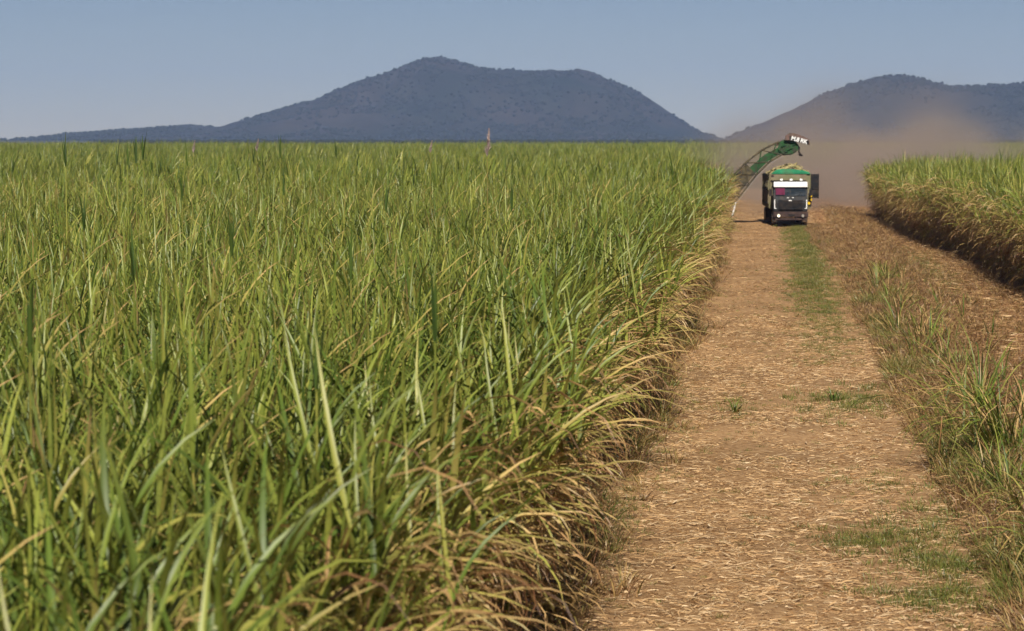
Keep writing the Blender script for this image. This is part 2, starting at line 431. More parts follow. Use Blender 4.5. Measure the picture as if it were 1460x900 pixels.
# crop on the right
def edge_r(y): return 9.5 - .0304 * (y - 86) + .25 * math.sin(y * .13)
y = 55.0
while y < 168:
    for k in range(3): put(edge_r(y) + k * .4 + rng.gauss(0, .15), y + rng.uniform(-.15, .15), 'e', math.pi + rng.gauss(0, .35), 1.02, .62)
    y += .26
for _ in range(6500):
    y = rng.uniform(55, 200); x = edge_r(min(y, 168)) + .9 + abs(rng.gauss(0, 3.6))
    if y > 165 + (x - 6.8) * 4: continue
    put(x, y, 'i', spin('i'), 1.05)
for _ in range(5200):
    y = rng.uniform(60, 420); x = rng.uniform(7, 46)
    if x < edge_r(min(y, 168)) + 1.5 or y > 165 + (x - 6.8) * 4 or x > .125 * y + 10: continue
    put(x, y, 'c', spin('c'), 1.06)
right_pts = pts

# the ~280 nearest plants in view become things of their own, leaf by leaf
def shows(p):
    x, y = p[0], p[1]
    return y > 5.5 and x > -.335 * y - .3
cand = sorted([i for i, p in enumerate(left_pts) if p[2] >= 10 and p[2] < 22 and p[0] > EDGE - 1.3 and shows(p)], key=lambda i: left_pts[i][1])[:190]
cand += sorted([i for i, p in enumerate(left_pts) if p[2] < 10 and shows(p)], key=lambda i: left_pts[i][1])[:90]
hero_edge_m = [[(nm, np_mesh(nm, *a[:2], CANE, a[2])) for nm, a in v] for v in edge_hero]
inner_hero = [cane_parts(.12, wide=.9) for _ in range(8)]
hero_in_m = [[(nm, np_mesh(nm, *a[:2], CANE, a[2])) for nm, a in v] for v in inner_hero]
for i in cand:
    x, y, var, rz, h = left_pts[i]
    ed = var >= 10
    vm = hero_edge_m[var - 10] if ed else hero_in_m[var % 8]
    e = empty('sugarcane_plant', (x, y, 0), rz); e.scale = (h, h, h); e.rotation_euler = (rng.gauss(0, .05), rng.gauss(0, .05), rz)
    if ed and var >= 17: tag(e, 'mostly dead sugarcane plant with brown hanging leaves at the edge of the track', 'sugarcane', 'dead sugarcane plants along the edge of the track')
    elif ed: tag(e, 'green sugarcane plant with dry lower leaves leaning out over the straw track', 'sugarcane', 'sugarcane plants along the edge of the track')
    else: tag(e, 'tall green sugarcane plant standing in the crop behind the edge row', 'sugarcane', 'sugarcane plants inside the crop')
    for nm, me in vm: link(nm, me, e)
cs = set(cand); left_pts = [p for i, p in enumerate(left_pts) if i not in cs]

def field(name, pl, label):
    o = scatter(name, [(p[0], p[1], 0) for p in pl], [((rng.gauss(0, .05), rng.gauss(0, .05), p[3]) if rng.random() > .08 else ((rng.gauss(0, .3), rng.gauss(0, .3), p[3]) if not 10 <= p[2] < 22 else (rng.gauss(0, .09), rng.gauss(0, .09), p[3]))) for p in pl],
                [(1.0, 1.0, p[4]) if p[2] < 22 else (1.15, 1.15, p[4]) for p in pl], [p[2] for p in pl], cane_col, CANE)
    tag(o, label, 'sugarcane', kind='stuff')
field('sugarcane_field', left_pts, 'dense tall green sugarcane crop reaching to the foot of the hills')
field('sugarcane_field', right_pts, 'sugarcane block with brown dry flank beside the harvested strip')

# ------------------------------------------------------------------ vehicles: mesh helpers
def bbox(bm, c, s, rot=None, taper=None):
    r = bmesh.ops.create_cube(bm, size=1.0)
    for v in r['verts']:
        q = Vector((v.co.x * s[0], v.co.y * s[1], v.co.z * s[2]))
        if taper and v.co.z > 0: q.x *= taper[0]; q.y *= taper[1]
        if rot is not None: q = rot @ q
        v.co = q + Vector(c)

def finish(bm, name, mat, parent, bevel=0.0, smooth=False):
    if bevel: bmesh.ops.bevel(bm, geom=list(bm.edges), offset=bevel, segments=2, affect='EDGES', clamp_overlap=True)
    bmesh.ops.recalc_face_normals(bm, faces=bm.faces)
    me = bpy.data.meshes.new(name); bm.to_mesh(me); bm.free(); me.materials.append(mat)
    if smooth:
        for p in me.polygons: p.use_smooth = True
    return link(name, me, parent)

def boxes(name, lst, mat, parent, bevel=0.0):
    bm = bmesh.new()
    for q in lst: bbox(bm, *q)
    return finish(bm, name, mat, parent, bevel)

def prism(name, poly, y0, y1, mat, parent, bevel=0.0):
    """polygon in x,z extruded along y"""
    bm = bmesh.new()
    a = [bm.verts.new((x, y0, z)) for x, z in poly]; b = [bm.verts.new((x, y1, z)) for x, z in poly]
    bm.faces.new(a); bm.faces.new(b[::-1]); n = len(poly)
    for i in range(n): bm.faces.new((a[i], b[i], b[(i + 1) % n], a[(i + 1) % n]))
    return finish(bm, name, mat, parent, bevel)

def prism_x(name, poly, x0, x1, mat, parent, bevel=0.0):
    """polygon in y,z extruded along x"""
    bm = bmesh.new()
    a = [bm.verts.new((x0, y, z)) for y, z in poly]; b = [bm.verts.new((x1, y, z)) for y, z in poly]
    bm.faces.new(a); bm.faces.new(b[::-1]); n = len(poly)
    for i in range(n): bm.faces.new((a[i], b[i], b[(i + 1) % n], a[(i + 1) % n]))
    return finish(bm, name, mat, parent, bevel)

def rod(name, pts, r, mat, parent, sides=8):
    V, F, D = tube(pts, [r] * len(pts) if not isinstance(r, (list, tuple)) else r, sides)
    n = len(V)
    me = np_mesh(name, V, F, mat); return link(name, me, parent)

def cyl_x(bm, c, r, wd, seg=28, inner=None):
    m = Matrix.Translation(c) @ Matrix.Rotation(math.pi / 2, 4, 'Y')
    bmesh.ops.create_cone(bm, cap_ends=True, segments=seg, radius1=r, radius2=r, depth=wd, matrix=m)

def disc_y(bm, c, r, depth, seg=16):
    m = Matrix.Translation(c) @ Matrix.Rotation(math.pi / 2, 4, 'X')
    bmesh.ops.create_cone(bm, cap_ends=True, segments=seg, radius1=r, radius2=r * .85, depth=depth, matrix=m)

DUST = (0.30, 0.19, 0.11)
M_BLACK = simple('cab_black_paint', (0.018, 0.02, 0.022), rough=.6, spec=.15, dirt=DUST, dirt_amt=.08)
M_WHITE = simple('white_paint', (0.82, 0.82, 0.80), rough=.4, noise_amt=.03, dirt=DUST, dirt_amt=.08)
M_TAN = simple('dusty_tan_steel', (0.19, 0.15, 0.09), rough=.8, dirt=(0.16, 0.17, 0.07), dirt_amt=.6, scale=3)
M_DARK = simple('dark_steel', (0.014, 0.013, 0.014), rough=.7, spec=.2, dirt=DUST, dirt_amt=.08)
M_RUST = simple('rusty_red_steel', (0.03, 0.014, 0.013), rough=.7, dirt=DUST, dirt_amt=.10)
M_TARP = simple('green_tarpaulin', (0.012, 0.20, 0.085), rough=.55, dirt=(0.2, 0.2, 0.1), dirt_amt=.25, scale=3)
M_RUB = simple('tyre_rubber', (0.03, 0.027, 0.024), rough=.85, dirt=DUST, dirt_amt=.5)
M_RIM = simple('wheel_rim', (0.35, 0.32, 0.28), rough=.5, metal=.4, dirt=DUST, dirt_amt=.6)
M_LENS = simple('white_lamp_glass', (0.85, 0.85, 0.8), rough=.15, noise_amt=.02)
M_HEAD = simple('lit_headlamp', (0.9, 0.85, 0.7), rough=.15, noise_amt=.02, emit=((1.0, 0.86, 0.6), .7))
M_AMB = simple('yellow_marker_lens', (0.75, 0.48, 0.02), rough=.25, noise_amt=.05)
M_MAROON = simple('maroon_cloth', (0.10, 0.006, 0.035), rough=.85)
M_GREEN = simple('green_machine_paint', (0.011, 0.07, 0.014), rough=.5, dirt=(0.03, 0.028, 0.014), dirt_amt=.85, scale=6)
M_GRIME = simple('grimy_steel', (0.04, 0.034, 0.02), rough=.85, dirt=(0.13, 0.10, 0.045), dirt_amt=.6, scale=5)
M_PAN = simple('worn_grey_plate', (0.22, 0.19, 0.17), rough=.55, metal=.2, dirt=DUST, dirt_amt=.4)
M_HOOD = simple('brown_hood_plate', (0.10, 0.068, 0.05), rough=.7, dirt=(0.2, 0.1, 0.09), dirt_amt=.5)
M_BILLET = simple('cane_billets', (0.38, 0.31, 0.14), rough=.7, noise_amt=.4, scale=3)
mg, tg, ng, bgl = new_mat('windscreen_glass')
bgl.inputs['Base Color'].default_value = (0.012, 0.018, 0.022, 1); bgl.inputs['Roughness'].default_value = .06; bgl.inputs['Specular IOR Level'].default_value = .6
gn = ng.new('ShaderNodeTexNoise'); gn.inputs['Scale'].default_value = 2.5
gr = ng.new('ShaderNodeMapRange'); gr.inputs[3].default_value = .03; gr.inputs[4].default_value = .16
tg.links.new(gn.outputs[0], gr.inputs[0]); tg.links.new(gr.outputs[0], bgl.inputs['Roughness'])
M_GLASS = mg

# ------------------------------------------------------------------ truck (front towards -y, x = 0 cab centre)
TR = empty('haul_truck', (1.07, 150.0, 0.0), RAD(3.0))
tag(TR, 'black cab haul truck with white visor strip and heaped green covered box', 'truck')
boxes('chassis', [((-.42, 5.2, .78), (.12, 9.4, .24)), ((.48, 5.2, .78), (.12, 9.4, .24)), ((.03, 2.4, .7), (1.0, .5, .3)), ((.03, 8.2, .7), (1.0, .5, .3))], M_DARK, TR, .01)
cab = prism_x('cab', [(.0, .92), (-.02, 1.55), (.12, 1.86), (.42, 2.72), (.55, 2.82), (1.95, 2.82), (2.0, 2.6), (2.0, .92)], -1.04, 1.04, M_BLACK, TR, .05)
prism_x('windscreen', [(.128, 1.90), (.29, 2.40), (.262, 2.41), (.10, 1.91)], -.93, .93, M_GLASS, cab, .0)
prism_x('sun_visor', [(.30, 2.43), (.12, 2.46), (.16, 2.76), (.42, 2.78)], -1.03, 1.03, M_WHITE, cab, .012)
prism_x('windscreen_cloth', [(.088, 1.98), (.226, 2.385), (.215, 2.39), (.077, 1.985)], -.91, -.35, M_MAROON, cab)
boxes('windscreen_bar', [((-.02, .175, 2.15), (.035, .03, .52), Matrix.Rotation(RAD(-17), 3, 'X'))], M_BLACK, cab)
for sx in (-.45, .4):
    rod('wiper', [(sx, .09, 1.90), (sx + .28, .165, 2.16)], .012, M_DARK, cab, 5)
gr_ = boxes('grille', [((0, -.045, 1.36), (1.5, .06, .62))], M_DARK, TR, .015)
for k in range(6): boxes('grille_slat', [((0, -.09, 1.12 + k * .095), (1.42, .03, .035))], M_BLACK, gr_, .006)
boxes('badge', [((-.03, -.095, 1.63), (.20, .02, .06))], M_WHITE, gr_, .005)
for sx in (-.16, .14): boxes('hood_latch', [((sx, .02, 1.80), (.12, .05, .05))], M_WHITE, cab, .01)
for sx in (-1, 1): boxes('fender_trim', [((sx * .98, -.02, 1.42), (.05, .07, .55)), ((sx * .93, -.05, 1.14), (.14, .05, .05))], M_WHITE, TR, .015)
bp = boxes('bumper', [((0, -.16, .78), (2.14, .26, .34)), ((0, -.12, .50), (1.9, .2, .18))], M_RUST, TR, .03)
boxes('number_plate', [((.05, -.30, .74), (.4, .015, .12))], M_DARK, bp)
for sx, mt in ((-.74, M_HEAD), (.74, M_RIM)):
    bm = bmesh.new(); disc_y(bm, (sx, -.30, .70), .10, .06); h = finish(bm, 'headlight', mt, TR)
    bm = bmesh.new(); disc_y(bm, (sx, -.285, .70), .135, .04); finish(bm, 'bezel', M_DARK, h)
for sx in (-.55, .05, .66):
    boxes('roof_light', [((sx, .44, 2.90), (.16, .10, .12))], M_LENS, TR, .02)
for sx in (-1, 1):
    mi = boxes('mirror', [((sx * 1.22, .15, 2.12), (.16, .07, .42))], M_DARK, TR, .02)
    rod('mirror_arm', [(sx * 1.02, .3, 2.42), (sx * 1.22, .16, 2.36)], .015, M_DARK, mi, 6)
    dr_ = boxes('door', [((sx * 1.05, 1.1, 1.75), (.03, 1.1, 1.5))], M_BLACK, TR, .012)
    boxes('door_handle', [((sx * 1.08, 1.45, 1.55), (.03, .16, .04))], M_RIM, dr_, .005)
    boxes('side_window', [((sx * 1.068, 1.05, 2.15), (.012, .85, .5))], M_GLASS, dr_)
    boxes('step', [((sx * .98, .9, .55), (.24, .7, .06)), ((sx * .98, .9, .82), (.2, .6, .04))], M_DARK, TR, .01)
# cane box
B0, B1 = 2.25, 10.3
bx = boxes('cane_box', [((.1, (B0 + B1) / 2, 1.1), (2.5, B1 - B0, .14)), ((-1.17, (B0 + B1) / 2, 2.15), (.06, B1 - B0, 2.1)), ((1.37, (B0 + B1) / 2, 2.15), (.06, B1 - B0, 2.1)),
                        ((.1, B0, 2.2), (2.5, .07, 2.15)), ((.1, B1, 2.1), (2.5, .07, 2.0))], M_TAN, TR, .01)
for k in range(10): boxes('side_post', [((-1.235, B0 + .3 + k * .82, 2.1), (.07, .1, 2.0))], M_TAN, bx, .012)
for z in (1.35, 2.2, 3.1): boxes('side_rail', [((-1.25, (B0 + B1) / 2, z), (.06, B1 - B0 - .02, .07))], M_GRIME, bx, .01)
boxes('header_board', [((-.02, B0 - .12, 3.02), (2.2, .12, .42))], M_TAN, bx, .03)
boxes('red_corner', [((-1.02, B0 - .2, 3.12), (.14, .06, .1))], M_RUST, bx, .01)
gt = boxes('side_gate', [((1.62, B0 - .1, 2.48), (.46, .07, 1.5))], M_DARK, TR, .015)
for k in range(4): boxes('gate_bar', [((1.62, B0 - .16, 1.95 + k * .36), (.42, .04, .05))], M_BLACK, gt, .008)
boxes('gate_frame', [((1.40, B0 - .15, 2.48), (.05, .06, 1.54)), ((1.85, B0 - .15, 2.48), (.05, .06, 1.54))], M_DARK, gt, .008)
for (x, z, r) in ((1.25, 1.90, .11), (1.27, 1.66, .09), (1.16, 1.45, .10)):
    bm = bmesh.new(); disc_y(bm, (x, .55, z), r, .07); finish(bm, 'marker_lamp', M_AMB, TR)
boxes('lamp_bracket', [((1.22, .65, 1.65), (.2, .06, .85)), ((1.1, .8, 1.4), (.12, .3, .1))], M_DARK, TR, .01)
# domed tarpaulin rim and the heap of cut cane above it
def dome(name, x0, x1, y0, y1, zb, hgt, mat, parent, nx=18, ny=24, pw=2.6, rough=0.0):
    V = []
    for j in range(ny + 1):
        for i in range(nx + 1):
            a = i / nx * 2 - 1; b = j / ny * 2 - 1
            z = zb + hgt * max(0, 1 - abs(a) ** pw) * (1 - .35 * abs(b) ** 4) + rough * mnoise.noise(Vector((i * .6, j * .6, 2)))
            V.append((x0 + (x1 - x0) * (a + 1) / 2, y0 + (y1 - y0) * (b + 1) / 2, z))
    F = [(j * (nx + 1) + i, j * (nx + 1) + i + 1, (j + 1) * (nx + 1) + i + 1, (j + 1) * (nx + 1) + i) for j in range(ny) for i in range(nx)]
    return link(name, np_mesh(name, V, F, mat), parent)
tp = prism('tarpaulin', [(-1.12, 3.20), (-.95, 3.36), (-.72, 3.50), (-.3, 3.55), (.3, 3.53), (.9, 3.46), (1.25, 3.36), (1.36, 3.22)], B0 - .14, B0 + .5, M_TARP, TR, .02)
boxes('tarp_fold', [((.02, B0 - .17, 3.28), (2.1, .05, .12))], M_TARP, tp, .03)
dome('load_heap', -1.1, 1.34, B0 + .5, B1 - .05, 2.95, .5, M_BILLET, TR, rough=.1)
bm = bmesh.new()
for _ in range(900):
    x = rng.uniform(-1.0, 1.3); y = rng.uniform(B0 + .15, B1 - .3); a = (x - .12) / 1.2
    z = 3.0 + .48 * max(0, 1 - abs(a) ** 2.6) + rng.uniform(0, .10) + .22 * math.exp(-((x - .45) / .4) ** 2)
    L = rng.uniform(.1, .22) if rng.random() < .85 else rng.uniform(.3, .7)
    m = Matrix.Translation((x, y, z)) @ Matrix.Rotation(rng.uniform(0, 6.28), 4, 'Z') @ Matrix.Rotation(rng.uniform(-.7, .7), 4, 'Y')
    bmesh.ops.create_cone(bm, cap_ends=True, segments=5, radius1=.024, radius2=.022, depth=L, matrix=m @ Matrix.Rotation(math.pi / 2, 4, 'Y'))
tag(finish(bm, 'cane_billets', M_BILLET, TR), kind='stuff')
for x, y, wd, r in ((-.92, 1.05, .32, .50), (.92, 1.05, .32, .50), (-.9, 7.2, .60, .50), (1.1, 7.2, .60, .50), (-.9, 8.5, .60, .50), (1.1, 8.5, .60, .50)):
    bm = bmesh.new(); cyl_x(bm, (x, y, r), r, wd); t_ = finish(bm, 'wheel', M_RUB, TR, .03)
    bm = bmesh.new(); cyl_x(bm, (x, y, r), r * .55, wd + .02, 20); finish(bm, 'rim', M_RIM, t_, .01)
boxes('mud_flap', [((-.9, 6.55, .62), (.6, .03, .5)), ((1.1, 6.55, .62), (.6, .03, .5))], M_DARK, TR)

# ------------------------------------------------------------------ sugarcane harvester with its loading elevator
HV = empty('cane_harvester', (-4.3, 152.5, 0.0))
tag(HV, 'green cane harvester behind the crop with elevator arm raised over the truck', 'harvester')
def hx(x): return x + 4.3
EY0, EY1 = 3.0, 4.0                 # elevator sides (local y)
spine = [(-3.7, .95), (-3.15, 1.5), (-2.6, 2.1), (-2.02, 2.82), (-1.42, 3.5), (-.5, 4.32), (.35, 4.78), (1.06, 5.0)]
spine = [(hx(a), b) for a, b in spine]
def offs(k, d):
    a = Vector(spine[max(k - 1, 0)]); b = Vector(spine[min(k + 1, len(spine) - 1)]); t = (b - a).normalized()
    n = Vector((-t.y, t.x)); return Vector(spine[k]) + n * d
HALF = [.62, .62, .60, .57, .52, .46, .42, .38]
top = [offs(k, HALF[k]) for k in range(len(spine))]; bot = [offs(k, -HALF[k]) for k in range(len(spine))]
ar = empty('elevator', (0, 0, 0)); ar.parent = HV
for y in (EY0, EY1):
    rod('top_rail', [(p.x, y, p.y) for p in top], .06, M_GRIME, ar, 6)
    rod('bottom_rail', [(p.x, y, p.y) for p in bot], .06, M_GRIME, ar, 6)
    for k in range(len(spine) - 1):
        rod('lattice_bar', [(top[k].x, y, top[k].y), (bot[k + 1].x, y, bot[k + 1].y)], .035, M_GRIME, ar, 5)
        rod('lattice_bar', [(bot[k].x, y, bot[k].y), (top[k + 1].x, y, top[k + 1].y)], .035, M_GREEN if k > 3 else M_GRIME, ar, 5)
for k in range(len(spine) - 1):     # belly pan, floor and side sheets section by section
    def quad(nm, p, q, r, s, mat, th=.02):
        poly = [(p.x, p.y), (q.x, q.y), (r.x, r.y), (s.x, s.y)]
        return poly
    n0 = (bot[k] - top[k]).normalized() * .05; n1 = (bot[k + 1] - top[k + 1]).normalized() * .05
    prism('belly_pan', [(bot[k].x + n0.x, bot[k].y + n0.y), (bot[k + 1].x + n1.x, bot[k + 1].y + n1.y), (bot[k + 1].x + 2.4 * n1.x, bot[k + 1].y + 2.4 * n1.y), (bot[k].x + 2.4 * n0.x, bot[k].y + 2.4 * n0.y)], EY0 - .03, EY1 + .03, M_PAN, ar)
    m0 = spine[k]; m1 = spine[k + 1]
    prism('conveyor_floor', [(m0[0], m0[1]), (m1[0], m1[1]), (m1[0] + n1.x, m1[1] + n1.y), (m0[0] + n0.x, m0[1] + n0.y)], EY0 + .04, EY1 - .04, M_GRIME, ar)
    if k >= 1:
        f = .62 if k > 3 else .92; lo0 = bot[k].lerp(top[k], .12); lo1 = bot[k + 1].lerp(top[k + 1], .12); up0 = bot[k].lerp(top[k], f); up1 = bot[k + 1].lerp(top[k + 1], f)
        for y in (EY0 + .02, EY1 - .04):
            prism('side_sheet', [(lo0.x, lo0.y), (lo1.x, lo1.y), (up1.x, up1.y), (up0.x, up0.y)], y, y + .015, M_GREEN if k > 3 else M_GRIME, ar)
# chain slats standing out along the upper run
for k in range(len(spine) - 1):
    for j in range(3):
        p = top[k].lerp(top[k + 1], (j + .5) / 3); d = (top[k + 1] - top[k]).normalized(); a = math.atan2(d.y, d.x)
        boxes('conveyor_slat', [((p.x, (EY0 + EY1) / 2, p.y), (.05, .92, .16), Matrix.Rotation(-a, 3, 'Y'))], M_GRIME, ar)
# trash caught on the lower elevator
tr_p = []
for _ in range(70):
    k = rng.choice((1, 2, 2, 3, 3, 4)); p = top[k].lerp(top[min(k + 1, 7)], rng.random())
    tr_p.append(flat_leaf(rng.uniform(.2, .6), .03, rng.uniform(0, 6.28), rng.uniform(-1.2, 1.4), rng.uniform(.3, 1.5), (0, 0, 0), (p.x, rng.uniform(EY0 - .1, EY1), p.y), dry=rng.uniform(.8, 1)))
V, F, D = merge(tr_p); tag(link('caught_trash', np_mesh('caught_trash', V, F, CANE, D), ar), kind='stuff')
# elevator head: green extractor housing, dark motor, bonnet, flap
hd = prism('elevator_head', [(hx(.25), 4.72), (hx(.35), 5.18), (hx(.75), 5.42), (hx(1.35), 5.30), (hx(1.62), 4.98), (hx(1.5), 4.60), (hx(1.1), 4.38), (hx(.6), 4.40)], EY0 - .12, EY1 + .12, M_GREEN, HV, .05)
for (x, z, s) in ((.62, 4.98, .3), (1.05, 4.78, .34), (1.3, 5.05, .22), (.8, 4.62, .2)):
    boxes('head_rib', [((hx(x), EY0 - .16, z), (s, .08, .06), Matrix.Rotation(RAD(-20), 3, 'Y')), ((hx(x), EY0 - .15, z + .1), (.06, .08, s * .8))], M_GREEN, hd, .01)
boxes('head_motor', [((hx(.35), 3.4, 5.12), (.5, .3, .12), Matrix.Rotation(RAD(-32), 3, 'Y'))], M_HOOD, hd, .02)
bon = prism('bonnet', [(hx(.66), 5.30), (hx(.78), 5.66), (hx(1.05), 5.80), (hx(1.35), 5.76), (hx(1.9), 5.58), (hx(2.27), 5.37), (hx(2.29), 5.02), (hx(1.6), 5.20), (hx(1.0), 5.36)], EY0 - .35, EY1 + .3, M_HOOD, HV, .03)
prism('bonnet_panel', [(hx(1.0), 5.38), (hx(.98), 5.62), (hx(2.22), 5.30), (hx(2.24), 5.045)], EY0 - .375, EY0 - .345, M_DARK, bon)
cu = bpy.data.curves.new('lettering', 'FONT'); cu.body = 'M.8 RK'; cu.size = .36; cu.extrude = .008; cu.offset = .012; cu.align_x = 'CENTER'; cu.align_y = 'CENTER'; cu.space_character = .95
to = bpy.data.objects.new('lettering_curve', cu); C.objects.link(to); bpy.context.view_layer.update()
tme = bpy.data.meshes.new_from_object(to.evaluated_get(bpy.context.evaluated_depsgraph_get())); bpy.data.objects.remove(to)
tme.materials.clear(); tme.materials.append(M_WHITE)
tx = link('lettering', tme, bon); tx.location = (hx(1.62), EY0 - .392, 5.335)
tx.rotation_euler = (Matrix.Rotation(RAD(14.5), 3, 'Y') @ Matrix.Rotation(RAD(90), 3, 'X')).to_euler()
rod('flap_arm', [(hx(1.45), EY0 - .05, 5.1), (hx(1.62), EY0 - .05, 4.85), (hx(1.60), EY0 - .05, 4.6), (hx(1.72), EY0 - .05, 4.42)], .06, M_DARK, HV, 6)
boxes('flap', [((hx(1.72), 3.5, 4.38), (.28, 1.1, .12), Matrix.Rotation(RAD(12), 3, 'Y'))], M_DARK, HV, .03)
# body of the machine, standing in the cut swath behind the crop
boxes('chassis', [((0, .2, 1.0), (1.5, 6.2, .5)), ((0, 2.8, 1.5), (1.7, 1.6, .9))], M_GREEN, HV, .04)
boxes('engine_housing', [((0, 1.6, 2.35), (1.7, 2.2, 1.1))], M_GREEN, HV, .1)
hc = boxes('cab', [((0, -.6, 2.7), (1.35, 1.5, 1.55), None, (.92, .92))], M_GREEN, HV, .06)
boxes('windscreen', [((0, -1.36, 2.75), (1.1, .03, 1.1), Matrix.Rotation(RAD(-2.5), 3, 'X'))], M_GLASS, hc)
boxes('cab_roof', [((0, -.6, 3.52), (1.5, 1.7, .12))], M_GREEN, hc, .03)
for sx in (-.95, .95):
    tk = boxes('track', [((sx, 1.9, .42), (.42, 2.6, .84))], M_RUB, HV, .2)
    for k in range(3):
        bm = bmesh.new(); cyl_x(bm, (sx, 1.1 + k * .8, .42), .26, .45, 16); finish(bm, 'road_wheel', M_RIM, tk, .01)
    bm = bmesh.new(); cyl_x(bm, (sx, -1.6, .5), .5, .35, 20); wf = finish(bm, 'front_wheel', M_RUB, HV, .03)
    bm = bmesh.new(); bmesh.ops.create_cone(bm, cap_ends=True, segments=14, radius1=.28, radius2=.16, depth=2.0, matrix=Matrix.Translation((sx * .9, -3.0, 1.1)) @ Matrix.Rotation(RAD(24), 4, 'X'))
    finish(bm, 'crop_divider', M_GREEN, HV, smooth=True)
bm = bmesh.new(); bmesh.ops.create_cone(bm, cap_ends=True, segments=20, radius1=.75, radius2=.6, depth=.9, matrix=Matrix.Translation((0, 3.0, 3.1))); finish(bm, 'extractor', M_GREEN, HV, .03)
rod('topper_boom', [(0, -1.2, 1.9), (0, -2.6, 3.0), (0, -3.4, 3.3)], .08, M_GREEN, HV)
boxes('topper', [((0, -3.5, 3.2), (.9, .5, .3))], M_GREEN, HV, .05)
rod('white_pole', [(hx(-2.52), -2.0, .62), (hx(-2.40), -2.0, 1.1), (hx(-2.30), -2.0, 1.5)], .05, M_WHITE, HV)
boxes('pole_bracket', [((hx(-2.9), -1.9, .9), (.9, .1, .1)), ((hx(-2.9), -1.9, 1.4), (1.2, .08, .08))], M_GRIME, HV, .01)

# ------------------------------------------------------------------ straw litter
nprng = np.random.default_rng(5)
def litter(name, n, xr, yr, Lr, Wr, shade, label, clip=None, lift=.0, clump=True, bend=.35):
    x = nprng.uniform(*xr, n); y = yr[0] + (yr[1] - yr[0]) * nprng.random(n) ** 1.25
    if clip is not None:
        k = clip(x, y); x, y = x[k], y[k]
    if clump:
        k = np.array([nz(a, b * .7, 1.1) + .6 * nz(a, b * .5, .35) for a, b in zip(x, y)]) > nprng.normal(-.22, .28, len(x)); x, y = x[k], y[k]
    n = len(x); L = np.exp(nprng.uniform(np.log(Lr[0]), np.log(Lr[1]), n)); W = nprng.uniform(*Wr, n); th = nprng.uniform(0, np.pi, n)
    tl = nprng.normal(0, .10, n); bd = nprng.normal(0, bend, n); roll = nprng.normal(0, .5, n)
    zg = np.array([z_ground(a, b) for a, b in zip(x, y)]) + .012 + lift * nprng.random(n) + np.abs(np.sin(tl)) * L * .5
    V = np.zeros((n, 6, 3)); 
    for k, s in enumerate((-.5, 0, .5)):
        t = th + bd * s; cx = np.cos(t) * L * s; cyy = np.sin(t) * L * s
        ux = -np.sin(t) * np.cos(roll); uy = np.cos(t) * np.cos(roll); uz = np.sin(roll)
        wk = W * (1.0 if s == 0 else .55) * .5
        zz = zg + np.sin(tl) * L * s - .06 * L * abs(s)
        for q, sg in enumerate((-1, 1)):
            V[:, 2 * k + q, 0] = x + cx + sg * ux * wk; V[:, 2 * k + q, 1] = y + cyy + sg * uy * wk; V[:, 2 * k + q, 2] = zz + sg * uz * wk
    base = (np.arange(n) * 6)[:, None]
    F = np.concatenate([base + np.array([[0, 1, 3, 2]]), base + np.array([[2, 3, 5, 4]])], axis=1).reshape(-1, 4)
    D = np.repeat(np.clip(nprng.normal(shade, .22, n), 0, 1), 6)
    o = link(name, np_mesh(name, V.reshape(-1, 3), F, STRAW, D, smooth=False)); tag(o, label, 'straw', kind='stuff')
litter('straw_litter', 120000, (-3.3, 3.4), (20, 75), (.03, .20), (.004, .022), .36, 'pale chopped cane straw scattered over the track')
litter('long_straw', 8000, (-3.3, 3.2), (20, 58), (.16, .50), (.003, .008), .28, 'long thin curved strands of pale straw on the track', lift=.03, bend=.9)
litter('straw_litter', 34000, (-3.4, 3.2), (70, 190), (.06, .22), (.010, .022), .58, 'fine orange straw on the far stretch of the track')
litter('cane_trash', 72000, (2.6, 10.5), (30, 190), (.08, .40), (.010, .028), .62, 'rust brown cane trash heaped over the harvested strip', clip=lambda x, y: x < 10 - .03 * (y - 80), lift=.18, clump=False)

# ------------------------------------------------------------------ verge grass, tussocks, weeds
def tuft_mesh(**k): v, f, d = merge(tuft(**k)); return np_mesh('grass_tuft', v, f, GRASS, d)
tv = [tuft_mesh(nb=26, h=.42, spread=.12, dry=(.55, .95), width=(.008, .018), bend=(.8, 2.4)) for _ in range(5)]        # 0-4 dry
tv += [tuft_mesh(nb=26, h=.55, spread=.13, dry=(.15, .65), width=(.008, .016)) for _ in range(5)]                      # 5-9 mixed
tv += [tuft_mesh(nb=30, h=.16, spread=.13, dry=(.12, .56), width=(.005, .010)) for _ in range(4)]                       # 10-13 short green
tuft_col = proto_collection('tuft_variant', tv)
def grass(name, spots, label, cat='grass'):
    P = [(x, y, z_ground(x, y)) for x, y, v, s in spots]
    o = scatter(name, P, [(rng.gauss(0, .08), rng.gauss(0, .08), rng.uniform(0, 6.28)) for _ in P], [(q[3], q[3], q[3] * rng.uniform(.8, 1.2)) for q in spots], [q[2] for q in spots], tuft_col, GRASS)
    tag(o, label, cat, kind='stuff')
sp = []
for _ in range(5200):          # band of weeds along the right of the track
    y = 24 + 126 * rng.random() ** 1.3; x = 2.7 + abs(rng.gauss(0, .8)) + .25 * nz(0, y, .15)
    if y > 105: x -= .6 * min(1, (y - 105) / 25)
    g = nz(x, y, .35) - .12 - max(0, y - 45) * .005
    v = rng.randrange(5, 10) if g > rng.uniform(-.3, .4) else rng.randrange(5)
    sp.append((x, y, v, rng.uniform(.45, 1.15) * (1.0 if y < 90 else .85)))
grass('verge_grass', sp, 'mixed green and straw coloured weeds along the right of the track')
sp = []
